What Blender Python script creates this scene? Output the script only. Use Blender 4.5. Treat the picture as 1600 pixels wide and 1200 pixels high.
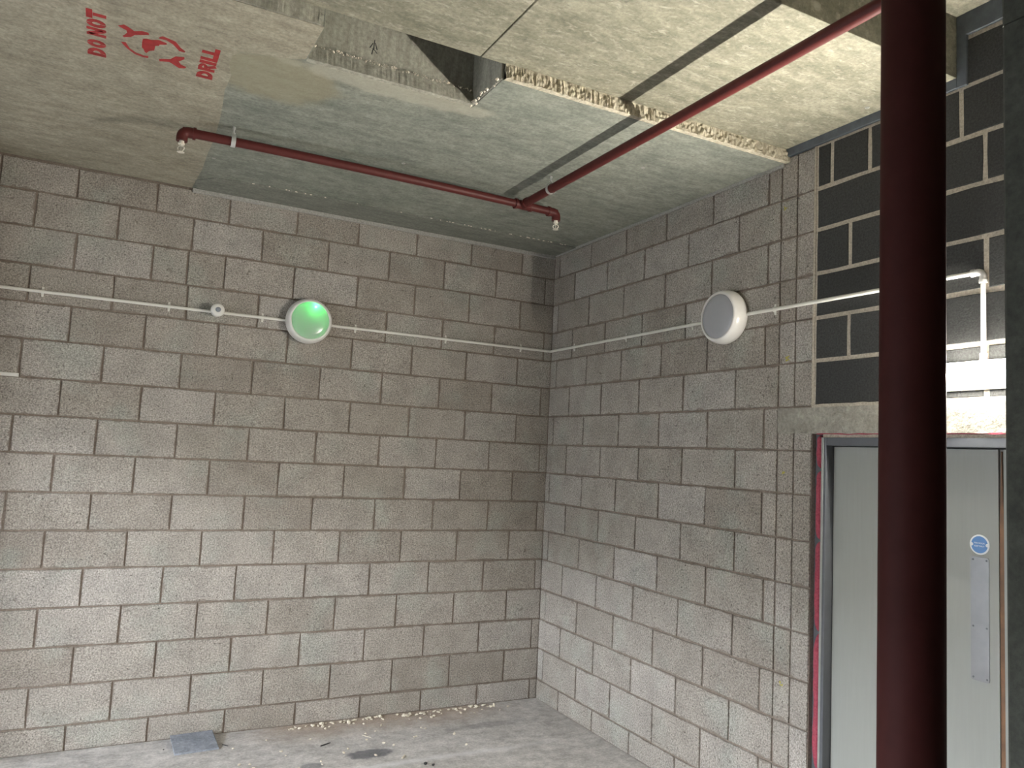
import bpy, bmesh, math, random
from mathutils import Vector, Matrix, noise as mnoise

scene = bpy.context.scene
for _o in list(bpy.data.objects):
    bpy.data.objects.remove(_o)
COL = scene.collection

# ------------------------------------------------------------------ camera
# room axes: corner of the two block walls at x=0,y=0; x to the right, y away from the camera, z up
cam_data = bpy.data.cameras.new('camera')
cam_data.sensor_width = 36.0
cam_data.lens = 1215.083 / 1600.0 * 36.0
cam_data.clip_start = 0.05
cam = bpy.data.objects.new('camera', cam_data)
COL.objects.link(cam)
RIGHT_V = Vector((0.88514, -0.46267459, 0.04959239))
DOWN_V = Vector((0.08600642, 0.05792989, -0.99460898))
FWD_V = Vector((0.45730742, 0.88463346, 0.09106905))
CAM_P = Vector((-3.17391, -5.47324, 1.89287))
cam.matrix_world = Matrix(((RIGHT_V.x, -DOWN_V.x, -FWD_V.x, CAM_P.x),
                           (RIGHT_V.y, -DOWN_V.y, -FWD_V.y, CAM_P.y),
                           (RIGHT_V.z, -DOWN_V.z, -FWD_V.z, CAM_P.z),
                           (0, 0, 0, 1)))
scene.camera = cam

# ------------------------------------------------------------------ world (overcast sky outside the opening)
SKY_STRENGTH = 62.0
world = bpy.data.worlds.new('overcast_sky')
scene.world = world
world.use_nodes = True
bg = world.node_tree.nodes['Background']
bg.inputs[0].default_value = (0.86, 0.92, 1.0, 1)
bg.inputs[1].default_value = SKY_STRENGTH

# unseen left-wall opening added for the daylight pattern; the portal only guides sky sampling
OPEN_Y0, OPEN_Y1, OPEN_TOP = -4.0, -0.8, 2.42
LEFT_X = -6.0
BLOCK_X = -5.5            # blocks are laid one by one as far as here
pl = bpy.data.lights.new('sky_portal', 'AREA')
pl.shape = 'RECTANGLE'
pl.size = 2.5
pl.size_y = 14.0
pl.cycles.is_portal = True
po = bpy.data.objects.new('sky_portal', pl)
COL.objects.link(po)
po.location = (-11.75, -2.2, 3.72)

BULKHEAD_STRENGTH = 690.0

# ------------------------------------------------------------------ view
vs = scene.view_settings
vs.view_transform = 'Standard'
vs.look = 'None'
vs.exposure = 0.42
vs.gamma = 1.0
vs.use_curve_mapping = False
scene.cycles.max_bounces = 6
scene.cycles.diffuse_bounces = 4
scene.cycles.sample_clamp_indirect = 8.0

# ================================================================== helpers
rng = random.Random(7)

def link(o):
    COL.objects.link(o)
    return o

def tag(o, label=None, cat=None, group=None, kind=None):
    if label: o['label'] = label
    if cat: o['category'] = cat
    if group: o['group'] = group
    if kind: o['kind'] = kind
    return o

def empty(name, loc=(0, 0, 0)):
    o = bpy.data.objects.new(name, None)
    o.empty_display_size = 0.1
    o.location = loc
    return link(o)

def mesh_obj(name, verts, faces, mat, parent=None, smooth=False, loc=None):
    me = bpy.data.meshes.new(name)
    me.from_pydata([tuple(v) for v in verts], [], faces)
    me.update()
    bm = bmesh.new(); bm.from_mesh(me)
    bmesh.ops.recalc_face_normals(bm, faces=bm.faces)
    bm.to_mesh(me); bm.free()
    if mat: me.materials.append(mat)
    if smooth:
        for p in me.polygons: p.use_smooth = True
    o = bpy.data.objects.new(name, me)
    link(o)
    if parent:
        o.parent = parent
        o.matrix_parent_inverse = Matrix.Translation(-parent.location) if parent.type == 'EMPTY' else Matrix.Identity(4)
    if loc is not None: o.location = loc
    return o

class MB:
    def __init__(s): s.v = []; s.f = []
    def add(s, vs_, fs_):
        b = len(s.v)
        s.v += [tuple(v) for v in vs_]
        s.f += [tuple(i + b for i in f) for f in fs_]
        return s
    def box(s, x0, x1, y0, y1, z0, z1, bev=0.0):
        if x0 > x1: x0, x1 = x1, x0
        if y0 > y1: y0, y1 = y1, y0
        if z0 > z1: z0, z1 = z1, z0
        if bev <= 0:
            vs_ = [(x0,y0,z0),(x1,y0,z0),(x1,y1,z0),(x0,y1,z0),(x0,y0,z1),(x1,y0,z1),(x1,y1,z1),(x0,y1,z1)]
            return s.add(vs_, [(0,3,2,1),(4,5,6,7),(0,1,5,4),(1,2,6,5),(2,3,7,6),(3,0,4,7)])
        bm = bmesh.new()
        bmesh.ops.create_cube(bm, size=1.0)
        for v in bm.verts:
            v.co = ((x0+x1)/2 + v.co.x*(x1-x0), (y0+y1)/2 + v.co.y*(y1-y0), (z0+z1)/2 + v.co.z*(z1-z0))
        bmesh.ops.bevel(bm, geom=list(bm.edges), offset=bev, segments=2, profile=0.6, affect='EDGES')
        bm.verts.index_update()
        s.add([v.co[:] for v in bm.verts], [[v.index for v in f.verts] for f in bm.faces])
        bm.free()
        return s
    def prism(s, pts, z0, z1):
        n = len(pts)
        vs_ = [(p[0], p[1], z0) for p in pts] + [(p[0], p[1], z1) for p in pts]
        fs_ = [tuple(range(n))[::-1], tuple(range(n, 2*n))] + [(i, (i+1) % n, n+(i+1) % n, n+i) for i in range(n)]
        return s.add(vs_, fs_)
    def tube(s, path, r, seg=12, caps=True):
        path = [Vector(p) for p in path]
        rs = r if isinstance(r, (list, tuple)) else [r]*len(path)
        rings = []
        up = None
        for i, p in enumerate(path):
            d = (path[min(i+1, len(path)-1)] - path[max(i-1, 0)]).normalized()
            if up is None:
                up = Vector((0,0,1)) if abs(d.z) < 0.9 else Vector((1,0,0))
            a = d.cross(up).normalized(); b = a.cross(d).normalized(); up = b
            rings.append([p + a*math.cos(2*math.pi*k/seg)*rs[i] + b*math.sin(2*math.pi*k/seg)*rs[i] for k in range(seg)])
        vs_ = [v for ring in rings for v in ring]
        fs_ = []
        for i in range(len(path)-1):
            for k in range(seg):
                fs_.append((i*seg+k, i*seg+(k+1) % seg, (i+1)*seg+(k+1) % seg, (i+1)*seg+k))
        if caps:
            fs_.append(tuple(range(seg))[::-1])
            fs_.append(tuple(range((len(path)-1)*seg, len(path)*seg)))
        return s.add(vs_, fs_)
    def lathe(s, prof, origin, axis, seg=32):
        """prof: list of (radius, distance along axis)"""
        o = Vector(origin); d = Vector(axis).normalized()
        t = Vector((0,0,1)) if abs(d.z) < 0.9 else Vector((1,0,0))
        a = d.cross(t).normalized(); b = a.cross(d).normalized()
        vs_ = []; idx = []
        for (r, h) in prof:
            if r < 1e-6:
                idx.append([len(vs_)]*seg); vs_.append(o + d*h)
            else:
                idx.append(list(range(len(vs_), len(vs_)+seg)))
                vs_ += [o + d*h + (a*math.cos(2*math.pi*k/seg) + b*math.sin(2*math.pi*k/seg))*r for k in range(seg)]
        fs_ = []
        for i in range(len(prof)-1):
            for k in range(seg):
                q = [idx[i][k], idx[i][(k+1) % seg], idx[i+1][(k+1) % seg], idx[i+1][k]]
                q2 = []
                for t_ in q:
                    if t_ not in q2: q2.append(t_)
                if len(q2) > 2: fs_.append(tuple(q2))
        return s.add(vs_, fs_)
    def build(s, name, mat, parent=None, smooth=False):
        return mesh_obj(name, s.v, s.f, mat, parent, smooth)

def auto_smooth(o, ang=40):
    me = o.data
    for p in me.polygons: p.use_smooth = True
    bm = bmesh.new(); bm.from_mesh(me)
    for e in bm.edges:
        if len(e.link_faces) == 2 and e.calc_face_angle(0) > math.radians(ang): e.smooth = False
    bm.to_mesh(me); bm.free()
    return o

# ------------------------------------------------------------------ materials
class NT:
    def __init__(s, name):
        s.m = bpy.data.materials.new(name); s.m.use_nodes = True
        s.t = s.m.node_tree; s.t.nodes.clear()
        s.out = s.t.nodes.new('ShaderNodeOutputMaterial')
        s._pos = None
    def n(s, typ, **kw):
        nd = s.t.nodes.new(typ)
        for k, v in kw.items(): setattr(nd, k, v)
        return nd
    def put(s, sock, v):
        if hasattr(v, 'links'): s.t.links.new(v, sock)
        elif isinstance(v, (tuple, list)) and len(v) == 3 and sock.type == 'RGBA': sock.default_value = (*v, 1)
        else: sock.default_value = v
    def pos(s):
        if s._pos is None: s._pos = s.n('ShaderNodeNewGeometry').outputs['Position']
        return s._pos
    def obj(s): return s.n('ShaderNodeTexCoord').outputs['Object']
    def rnd(s): return s.n('ShaderNodeObjectInfo').outputs['Random']
    def scale(s, vec, sc):
        nd = s.n('ShaderNodeVectorMath', operation='MULTIPLY'); s.put(nd.inputs[0], vec); s.put(nd.inputs[1], sc); return nd.outputs[0]
    def noise(s, scale, detail=4, rough=0.55, vec=None, dist=0.0):
        nd = s.n('ShaderNodeTexNoise'); s.put(nd.inputs['Vector'], vec if vec is not None else s.pos())
        nd.inputs['Scale'].default_value = scale; nd.inputs['Detail'].default_value = detail
        nd.inputs['Roughness'].default_value = rough; nd.inputs['Distortion'].default_value = dist
        return nd.outputs['Fac']
    def ramp(s, fac, stops, interp='LINEAR'):
        nd = s.n('ShaderNodeValToRGB'); cr = nd.color_ramp; cr.interpolation = interp
        while len(cr.elements) < len(stops): cr.elements.new(0.5)
        for e, (p, c) in zip(cr.elements, stops):
            e.position = p; e.color = (*c, 1) if isinstance(c, (tuple, list)) else (c, c, c, 1)
        s.put(nd.inputs[0], fac); return nd.outputs[0]
    def mix(s, fac, a, b, mode='MIX'):
        nd = s.n('ShaderNodeMix', data_type='RGBA', blend_type=mode)
        s.put(nd.inputs[0], fac); s.put(nd.inputs[6], a); s.put(nd.inputs[7], b); return nd.outputs[2]
    def math(s, op, a, b=0.0, clamp=False):
        nd = s.n('ShaderNodeMath', operation=op, use_clamp=clamp); s.put(nd.inputs[0], a); s.put(nd.inputs[1], b); return nd.outputs[0]
    def sep(s, vec=None):
        nd = s.n('ShaderNodeSeparateXYZ'); s.put(nd.inputs[0], vec if vec is not None else s.pos()); return nd.outputs
    def mapr(s, v, a, b, c=0.0, d=1.0, smooth=True):
        nd = s.n('ShaderNodeMapRange'); nd.interpolation_type = 'SMOOTHSTEP' if smooth else 'LINEAR'
        s.put(nd.inputs[0], v)
        for i, q in enumerate((a, b, c, d)): nd.inputs[i+1].default_value = q
        return nd.outputs[0]
    def bump(s, h, strength=0.5, dist=0.01, normal=None):
        nd = s.n('ShaderNodeBump'); nd.inputs['Strength'].default_value = strength; nd.inputs['Distance'].default_value = dist
        s.put(nd.inputs['Height'], h)
        if normal is not None: s.put(nd.inputs['Normal'], normal)
        return nd.outputs[0]
    def bsdf(s, color, rough=0.8, normal=None, metal=0.0, spec=0.5, **kw):
        nd = s.n('ShaderNodeBsdfPrincipled')
        s.put(nd.inputs['Base Color'], color); s.put(nd.inputs['Roughness'], rough)
        s.put(nd.inputs['Metallic'], metal); s.put(nd.inputs['Specular IOR Level'], spec)
        for k, v in kw.items(): s.put(nd.inputs[k], v)
        if normal is not None: s.put(nd.inputs['Normal'], normal)
        s.t.links.new(nd.outputs[0], s.out.inputs[0]); return nd
    def blob(s, cx, cy, rx, ry, wob=0.5, nsc=9.0):
        """irregular elliptic patch mask (1 inside)"""
        x, y, z = s.sep()
        dx = s.math('DIVIDE', s.math('SUBTRACT', x, cx), rx); dy = s.math('DIVIDE', s.math('SUBTRACT', y, cy), ry)
        d = s.math('SQRT', s.math('ADD', s.math('MULTIPLY', dx, dx), s.math('MULTIPLY', dy, dy)))
        d = s.math('ADD', d, s.math('MULTIPLY', s.math('SUBTRACT', s.noise(nsc, 5, 0.6), 0.5), wob*2))
        return s.mapr(d, 0.75, 1.15, 1.0, 0.0)

def mat_block(name, ax):
    s = NT(name)
    c = s.ramp(s.rnd(), [(0.0, (0.285, 0.252, 0.216)), (0.25, (0.325, 0.293, 0.255)), (0.7, (0.345, 0.312, 0.275)), (1.0, (0.375, 0.345, 0.312))])
    gr = s.ramp(s.noise(3.1, 3, 0.5), [(0.52, 0.0), (0.68, 1.0)])          # cement bloom, greener
    c = s.mix(s.math('MULTIPLY', gr, 0.55), c, (0.32, 0.325, 0.285))
    c = s.mix(1.0, c, s.ramp(s.noise(6.0, 5, 0.6), [(0.3, 0.84), (0.7, 1.12)]), 'MULTIPLY')
    f = s.noise(105, 4, 0.85)
    c = s.mix(1.0, c, s.ramp(f, [(0.34, 0.42), (0.5, 1.0), (0.66, 1.70)]), 'MULTIPLY')
    pit = s.ramp(s.noise(58, 2, 0.5), [(0.27, 1.0), (0.35, 0.0)])
    c = s.mix(s.math('MULTIPLY', pit, 0.55), c, (0.06, 0.05, 0.04))
    scuff = s.ramp(s.noise(13, 7, 0.78, dist=1.4), [(0.615, 0.0), (0.67, 1.0)])
    c = s.mix(s.math('MULTIPLY', scuff, 0.6), c, (0.085, 0.068, 0.052))
    salt = s.ramp(s.noise(40, 4, 0.8), [(0.67, 0.0), (0.73, 1.0)])
    c = s.mix(s.math('MULTIPLY', salt, 0.5), c, (0.58, 0.55, 0.52))
    # mortar smeared raggedly over the arrises
    gx = s.sep(s.n('ShaderNodeTexCoord').outputs['Generated'])
    ed = lambda q, w: s.math('MULTIPLY', s.math('MINIMUM', q, s.math('SUBTRACT', 1.0, q)), w)
    e = s.math('MINIMUM', ed(gx[ax], 0.44), ed(gx[2], 0.218))
    e = s.math('ADD', e, s.math('MULTIPLY', s.math('SUBTRACT', s.noise(9, 6, 0.72), 0.5), 0.085))
    sm = s.mapr(e, 0.0, 0.005, 1.0, 0.0)
    c = s.mix(s.math('MULTIPLY', sm, 0.6), c, (0.20, 0.165, 0.135))
    b = s.bump(s.math('ADD', f, s.math('MULTIPLY', pit, -0.8)), 0.8, 0.005)
    s.bsdf(c, 0.92, b, spec=0.25)
    return s.m

def mat_mortar(name, a, b_):
    s = NT(name)
    c = s.mix(s.noise(7, 5), a, b_)
    f = s.noise(90, 4, 0.7)
    c = s.mix(1.0, c, s.ramp(f, [(0.3, 0.7), (0.7, 1.25)]), 'MULTIPLY')
    s.bsdf(c, 0.95, s.bump(f, 0.6, 0.004), spec=0.2)
    return s.m

def mat_dark_block():
    s = NT('bitumen_dark_block')
    c = s.ramp(s.rnd(), [(0, (0.030, 0.030, 0.029)), (1, (0.046, 0.047, 0.045))])
    f = s.noise(110, 3, 0.7)
    c = s.mix(1.0, c, s.ramp(f, [(0.3, 0.6), (0.7, 1.5)]), 'MULTIPLY')
    sp = s.ramp(s.noise(38, 5, 0.8), [(0.70, 0.0), (0.76, 1.0)])
    c = s.mix(s.math('MULTIPLY', sp, 0.5), c, (0.30, 0.28, 0.25))
    s.bsdf(c, 0.75, s.bump(f, 0.5, 0.004), spec=0.35)
    return s.m

def mat_concrete(name, base, alt, patch=None, fine=0.25, stretch=(1, 1, 1), bscale=3.0, bump=0.35, white=0.0, extra=None, wcol=(0.66, 0.63, 0.53), streak=0.0):
    s = NT(name)
    v = s.scale(s.pos(), stretch)
    c = s.mix(s.ramp(s.noise(bscale, 6, 0.6, v), [(0.32, 0.0), (0.68, 1.0)]), base, alt)
    f = s.noise(60, 5, 0.7)
    c = s.mix(1.0, c, s.ramp(f, [(0.3, 1-fine), (0.7, 1+fine)]), 'MULTIPLY')
    g = s.noise(14, 6, 0.65, v)
    c = s.mix(1.0, c, s.ramp(g, [(0.3, 0.78), (0.7, 1.2)]), 'MULTIPLY')
    if streak > 0:
        st_ = s.noise(9, 5, 0.7, s.scale(s.pos(), (0.3, 2.2, 1)))
        c = s.mix(1.0, c, s.ramp(st_, [(0.34, 1-streak), (0.66, 1+streak)]), 'MULTIPLY')
    if white > 0:
        w = s.ramp(s.noise(22, 6, 0.72, v, 0.6), [(0.54, 0.0), (0.70, 1.0)])
        c = s.mix(s.math('MULTIPLY', w, white), c, wcol)
    dk = s.ramp(s.noise(24, 4, 0.7), [(0.28, 1.0), (0.34, 0.0)])
    c = s.mix(s.math('MULTIPLY', dk, 0.5), c, (0.06, 0.055, 0.045))
    if extra: c = extra(s, c)
    h = s.math('ADD', f, s.math('MULTIPLY', g, 1.5))
    s.bsdf(c, 0.85, s.bump(h, bump, 0.006), spec=0.3)
    return s.m

def mat_plain(name, col, rough=0.5, metal=0.0, spec=0.5, var=0.06, nsc=20, bump=0.0):
    s = NT(name)
    f = s.noise(nsc, 4, 0.6)
    c = s.mix(1.0, col, s.ramp(f, [(0.3, 1-var), (0.7, 1+var)]), 'MULTIPLY')
    s.bsdf(c, rough, s.bump(f, bump, 0.003) if bump else None, metal, spec)
    return s.m

def mat_emit(name, col, strength):
    s = NT(name)
    e = s.n('ShaderNodeEmission'); s.put(e.inputs[0], col); e.inputs[1].default_value = strength
    s.t.links.new(e.outputs[0], s.out.inputs[0])
    return s.m

def floor_extra(s, c):
    st = s.blob(-1.54, -0.65, 0.16, 0.07, 0.45, 14)
    c = s.mix(s.math('MULTIPLY', st, 0.7), c, (0.055, 0.06, 0.075))
    st = s.blob(-1.92, -0.72, 0.07, 0.05, 0.5, 14)
    c = s.mix(s.math('MULTIPLY', st, 0.55), c, (0.08, 0.085, 0.1))
    st = s.blob(-0.62, -0.42, 0.32, 0.05, 0.7, 10)
    c = s.mix(s.math('MULTIPLY', st, 0.35), c, (0.10, 0.10, 0.10))
    x, y, z = s.sep()
    # powder streak running parallel to the back wall
    d = s.math('ABSOLUTE', s.math('SUBTRACT', y, -0.845))
    d = s.math('ADD', d, s.math('MULTIPLY', s.math('SUBTRACT', s.noise(8, 6, 0.7), 0.5), 0.12))
    m = s.math('MULTIPLY', s.mapr(d, 0.0, 0.055, 1.0, 0.0), s.mapr(x, -0.1, -1.1, 0.15, 1.0))
    c = s.mix(s.math('MULTIPLY', m, 0.55), c, (0.62, 0.62, 0.62))
    # brown dust swept along the base of the back wall
    e = s.math('ADD', y, s.math('MULTIPLY', s.math('SUBTRACT', s.noise(5, 5, 0.6), 0.5), 0.35))
    m = s.math('MULTIPLY', s.mapr(e, -0.42, -0.02), s.math('MULTIPLY', s.mapr(x, -2.35, -1.8), s.mapr(x, -0.15, -0.8)))
    c = s.mix(s.math('MULTIPLY', m, 0.6), c, (0.32, 0.23, 0.16))
    return c

def slab_extra(s, c):
    st = s.blob(-2.62, -1.90, 0.30, 0.24, 0.35, 7)
    c = s.mix(s.math('MULTIPLY', st, 0.6), c, (0.29, 0.255, 0.165))
    st = s.blob(-2.1, -2.1, 0.5, 0.09, 0.6, 7)
    c = s.mix(s.math('MULTIPLY', st, 0.55), c, (0.42, 0.39, 0.31))
    return c

M_BLOCK = mat_block('dense_concrete_block', 0)
M_BLOCK_R = mat_block('dense_concrete_block_side', 1)
M_MORTAR = mat_mortar('brown_mortar', (0.15, 0.115, 0.09), (0.30, 0.25, 0.21))
M_MORTAR_L = mat_mortar('cream_mortar', (0.40, 0.35, 0.28), (0.50, 0.45, 0.37))
M_BEAD = mat_mortar('grey_sealant', (0.33, 0.32, 0.29), (0.40, 0.385, 0.35))
M_SEAL = mat_plain('blue_grey_fire_sealant', (0.10, 0.115, 0.13), 0.7, var=0.2)
M_DARK = mat_dark_block()
M_SLAB = mat_concrete('grey_cast_slab', (0.185, 0.195, 0.165), (0.25, 0.255, 0.215), stretch=(0.8, 1.4, 1), bscale=3.2, extra=slab_extra, streak=0.10)
M_COVE = mat_concrete('shade_toned_strip', (0.17, 0.175, 0.148), (0.21, 0.213, 0.18), stretch=(0.5, 1.6, 1))  # toned darker to stand in for the weak grazing light there
M_PANEL = mat_concrete('beige_soffit', (0.265, 0.238, 0.18), (0.34, 0.31, 0.24), stretch=(0.8, 1.3, 1), bscale=2.6, streak=0.10)
M_SOFFIT = mat_concrete('cream_mottled_soffit', (0.165, 0.157, 0.114), (0.255, 0.24, 0.182), stretch=(0.7, 1.6, 1), bscale=5.0, white=0.55, bump=0.10, streak=0.06, wcol=(0.47, 0.445, 0.36))
M_EDGE = mat_concrete('broken_concrete_edge', (0.42, 0.375, 0.28), (0.56, 0.51, 0.40), stretch=(3, 3, 1), bscale=6, bump=0.9)
M_SLOT = mat_concrete('slot_concrete', (0.27, 0.262, 0.215), (0.37, 0.355, 0.295), stretch=(2.5, 2.5, 0.4))
M_LINTEL = mat_concrete('lintel_concrete', (0.25, 0.235, 0.20), (0.37, 0.35, 0.30), bscale=5, bump=0.9, white=0.25)
M_FLOOR = mat_concrete('concrete_floor', (0.36, 0.342, 0.32), (0.50, 0.48, 0.455), stretch=(0.9, 1.1, 1), bscale=3.5, bump=0.3, extra=floor_extra)
M_WALLREST = mat_concrete('low_bounce_unseen_wall', (0.06, 0.058, 0.052), (0.085, 0.08, 0.072))  # unseen walls made dark to cut bounced light
M_RED = mat_plain('red_oxide_pipe', (0.078, 0.0145, 0.0125), 0.5, spec=0.28, var=0.12, nsc=30)
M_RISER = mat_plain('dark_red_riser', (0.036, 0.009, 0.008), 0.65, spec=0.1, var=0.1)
M_STEEL = mat_plain('zinc_steel', (0.62, 0.62, 0.60), 0.35, 0.6, var=0.1)
M_BRUSHED = mat_plain('brushed_plate', (0.26, 0.26, 0.265), 0.34, 0.9, var=0.08, nsc=12)
M_WHITE = mat_plain('white_plastic', (0.72, 0.70, 0.66), 0.3, var=0.03)
M_WHITE2 = mat_plain('white_conduit', (0.70, 0.68, 0.62), 0.4, var=0.04)
M_BRASS = mat_plain('cream_sprinkler_metal', (0.70, 0.66, 0.56), 0.4, 0.2, var=0.1)
M_GREYLENS = mat_plain('grey_frosted_lens', (0.36, 0.36, 0.375), 0.25, var=0.02)
M_DARKLENS = mat_plain('grey_sensor_lens', (0.25, 0.27, 0.30), 0.25)
M_FRAME = mat_plain('grey_frame_paint', (0.085, 0.09, 0.10), 0.4, var=0.08)
M_FRAMEL = mat_plain('pale_frame_edge', (0.26, 0.27, 0.25), 0.5, var=0.1)
M_DOOR = None
M_WOOD = mat_plain('brown_wood_edge', (0.16, 0.075, 0.03), 0.5, var=0.3, nsc=15)
M_FOAM = mat_mortar('pink_fire_foam', (0.30, 0.045, 0.07), (0.40, 0.09, 0.12))
M_PAINT = mat_plain('red_stencil_paint', (0.30, 0.022, 0.022), 0.7, var=0.25, nsc=25)
M_BLUE = mat_plain('blue_sign_enamel', (0.10, 0.24, 0.52), 0.35, var=0.03)
M_SIGNW = mat_plain('white_sign_enamel', (0.82, 0.84, 0.86), 0.35, var=0.02)
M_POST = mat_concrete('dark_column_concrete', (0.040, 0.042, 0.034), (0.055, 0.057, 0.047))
M_SLATE = mat_concrete('slate_grey_offcut', (0.175, 0.19, 0.22), (0.24, 0.255, 0.285), bscale=12, bump=0.2)
M_CHIP = mat_mortar('cream_crumb', (0.62, 0.56, 0.45), (0.80, 0.74, 0.62))
M_SAND = mat_mortar('brown_sand', (0.30, 0.235, 0.175), (0.42, 0.345, 0.27))
M_BLACK = mat_plain('black_scrap', (0.02, 0.02, 0.02), 0.6)
M_YELLOW = mat_plain('yellow_marker', (0.42, 0.36, 0.06), 0.7)
M_GROUND = mat_concrete('unseen_yard_dark', (0.10, 0.10, 0.10), (0.13, 0.13, 0.125))  # dark tone keeps bounce low on the added yard ground and overhang

M_YARD = mat_concrete('fill_bounce_wall', (0.27, 0.27, 0.265), (0.33, 0.33, 0.325))  # pale so the added outside wall throws fill onto the right wall
def mat_door():
    s = NT('grey_door_paint')
    v = s.scale(s.pos(), (1, 14, 0.9))
    g = s.noise(5, 5, 0.6, v)
    c = s.mix(g, (0.27, 0.275, 0.25), (0.31, 0.315, 0.29))
    s.bsdf(c, s.ramp(g, [(0.3, 0.30), (0.7, 0.42)]), s.bump(g, 0.08, 0.004), spec=0.5)
    return s.m
M_DOOR = mat_door()

# ================================================================== the room shell
CEIL_A, CEIL_B, CEIL_C = 3.555, 3.63, 3.91
STEP_Y = -2.465           # front edge of the low slab
HIGH_Y = -3.44            # second step up
FRONT_Y = -8.5

fl = MB().box(LEFT_X-0.2, 0.35, FRONT_Y-0.2, 0.2, -0.2, 0.0).build('floor', M_FLOOR)
tag(fl, 'bare grey concrete floor with dust and stains', 'floor', kind='structure')

# --- block wall tables, measured on the two walls (bed joints top to bottom, upright joints per course)
BED = [3.352, 3.131, 2.9, 2.67, 2.448, 2.216, 1.99, 1.765, 1.533, 1.305, 1.077, 0.845, 0.613, 0.388, 0.152]
BACK = {
  0: [-3.867, -3.459, -3.007, -2.558, -2.105, -1.662, -1.21, -0.756, -0.306],
  1: [-3.67, -3.216, -2.776, -2.329, -1.872, -1.418, -0.977, -0.531, -0.08],
  2: [-3.436, -3.001, -2.79, -2.557, -2.099, -1.645, -1.202, -0.752, -0.3],
  3: [-3.663, -3.207, -2.775, -2.324, -1.868, -1.412, -0.965, -0.522, -0.068],
  4: [-3.426, -3.007, -2.566, -2.111, -1.655, -1.198, -0.752, -0.303],
  5: [-3.664, -3.227, -2.776, -2.327, -1.87, -1.416, -0.962, -0.519, -0.074],
  6: [-3.439, -2.994, -2.549, -2.096, -1.638, -1.189, -0.736, -0.29],
  7: [-3.669, -3.224, -2.766, -2.316, -1.864, -1.405, -0.96, -0.515, -0.062],
  8: [-3.436, -2.992, -2.549, -2.101, -1.649, -1.194, -0.746, -0.299],
  9: [-3.66, -3.218, -2.758, -2.31, -1.858, -1.407, -0.956, -0.499, -0.061],
  10: [-3.442, -2.998, -2.559, -2.1, -1.648, -1.194, -0.745, -0.302],
  11: [-3.66, -3.224, -2.773, -2.327, -1.873, -1.414, -0.963, -0.511, -0.054],
  12: [-3.44, -2.996, -2.55, -2.104, -1.647, -1.198, -0.743, -0.299],
  13: [-3.67, -3.23, -2.773, -2.323, -1.874, -1.42, -0.97, -0.522, -0.063],
  14: [-3.443, -3.001, -2.551, -2.102, -1.65, -1.2, -0.751, -0.295],
  15: [-3.68, -3.233, -2.783, -2.328, -1.873, -1.423, -0.967, -0.512, -0.057],
}
RIGHT = {
  0: [-0.081, -0.546, -1.002, -1.452, -1.899, -2.35],
  1: [-0.325, -0.776, -1.222, -1.678, -2.123],
  2: [-0.089, -0.544, -0.991, -1.454, -1.898, -2.352],
  3: [-0.322, -0.774, -1.218, -1.668, -2.111],
  4: [-0.099, -0.542, -0.989, -1.437, -1.877, -2.341],
  5: [-0.313, -0.755, -1.209, -1.664, -2.121],
  6: [-0.09, -0.532, -0.985, -1.434, -1.894, -2.343],
  7: [-0.304, -0.771, -1.228, -1.672, -2.131],
  8: [-0.068, -0.54, -0.977, -1.451, -1.891, -2.341],
  9: [-0.33, -0.777, -1.219, -1.68, -2.141],
  10: [-0.088, -0.54, -0.99, -1.461, -1.914, -2.363],
  11: [-0.322, -0.785, -1.218, -1.672, -2.141],
  12: [-0.09, -0.547, -1.005, -1.44, -1.905, -2.348],
  13: [-0.332, -0.779, -1.223, -1.675, -2.127],
  14: [-0.09, -0.569, -0.998, -1.458, -1.901, -2.35],
  15: [-0.336, -0.792, -1.227, -1.681, -2.13],
}
def course_z(k, top):
    return (BED[k] if k < 15 else 0.0), (BED[k-1] if k > 0 else top)

JOINT = 0.010
def block_variant(w, h, seed, t=0.09):
    """one block in wall space: u along the wall, v up, n out of the wall (front at n=0)"""
    r = random.Random(seed)
    pts = []
    cx = [(-w/2, -h/2), (w/2, -h/2), (w/2, h/2), (-w/2, h/2)]
    nseg = [3, 2, 3, 2] if w > 0.25 else [2, 2, 2, 2]
    for i in range(4):
        a, b = cx[i], cx[(i+1) % 4]
        for j in range(nseg[i]):
            q = (j + (r.uniform(-0.2, 0.2) if j else 0)) / nseg[i]
            u = a[0] + (b[0]-a[0])*q; v = a[1] + (b[1]-a[1])*q
            jt = 0.0042 if r.random() < 0.3 else 0.002
            u += r.uniform(-jt, jt*0.6) * (1 if u > 0 else -1); v += r.uniform(-jt, jt*0.6) * (1 if v > 0 else -1)
            pts.append((u, v))
    n = len(pts)
    c = 0.0028
    front = [(u*(1-2*c/w), v*(1-2*c/h), 0.0) for u, v in pts]
    mid = [(u, v, -c) for u, v in pts]
    back = [(u, v, -t) for u, v in pts]
    vs_ = front + mid + back
    fs_ = [tuple(range(n))]
    for i in range(n):
        j = (i+1) % n
        fs_.append((i, n+i, n+j, j)); fs_.append((n+i, 2*n+i, 2*n+j, n+j))
    return vs_, fs_

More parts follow.
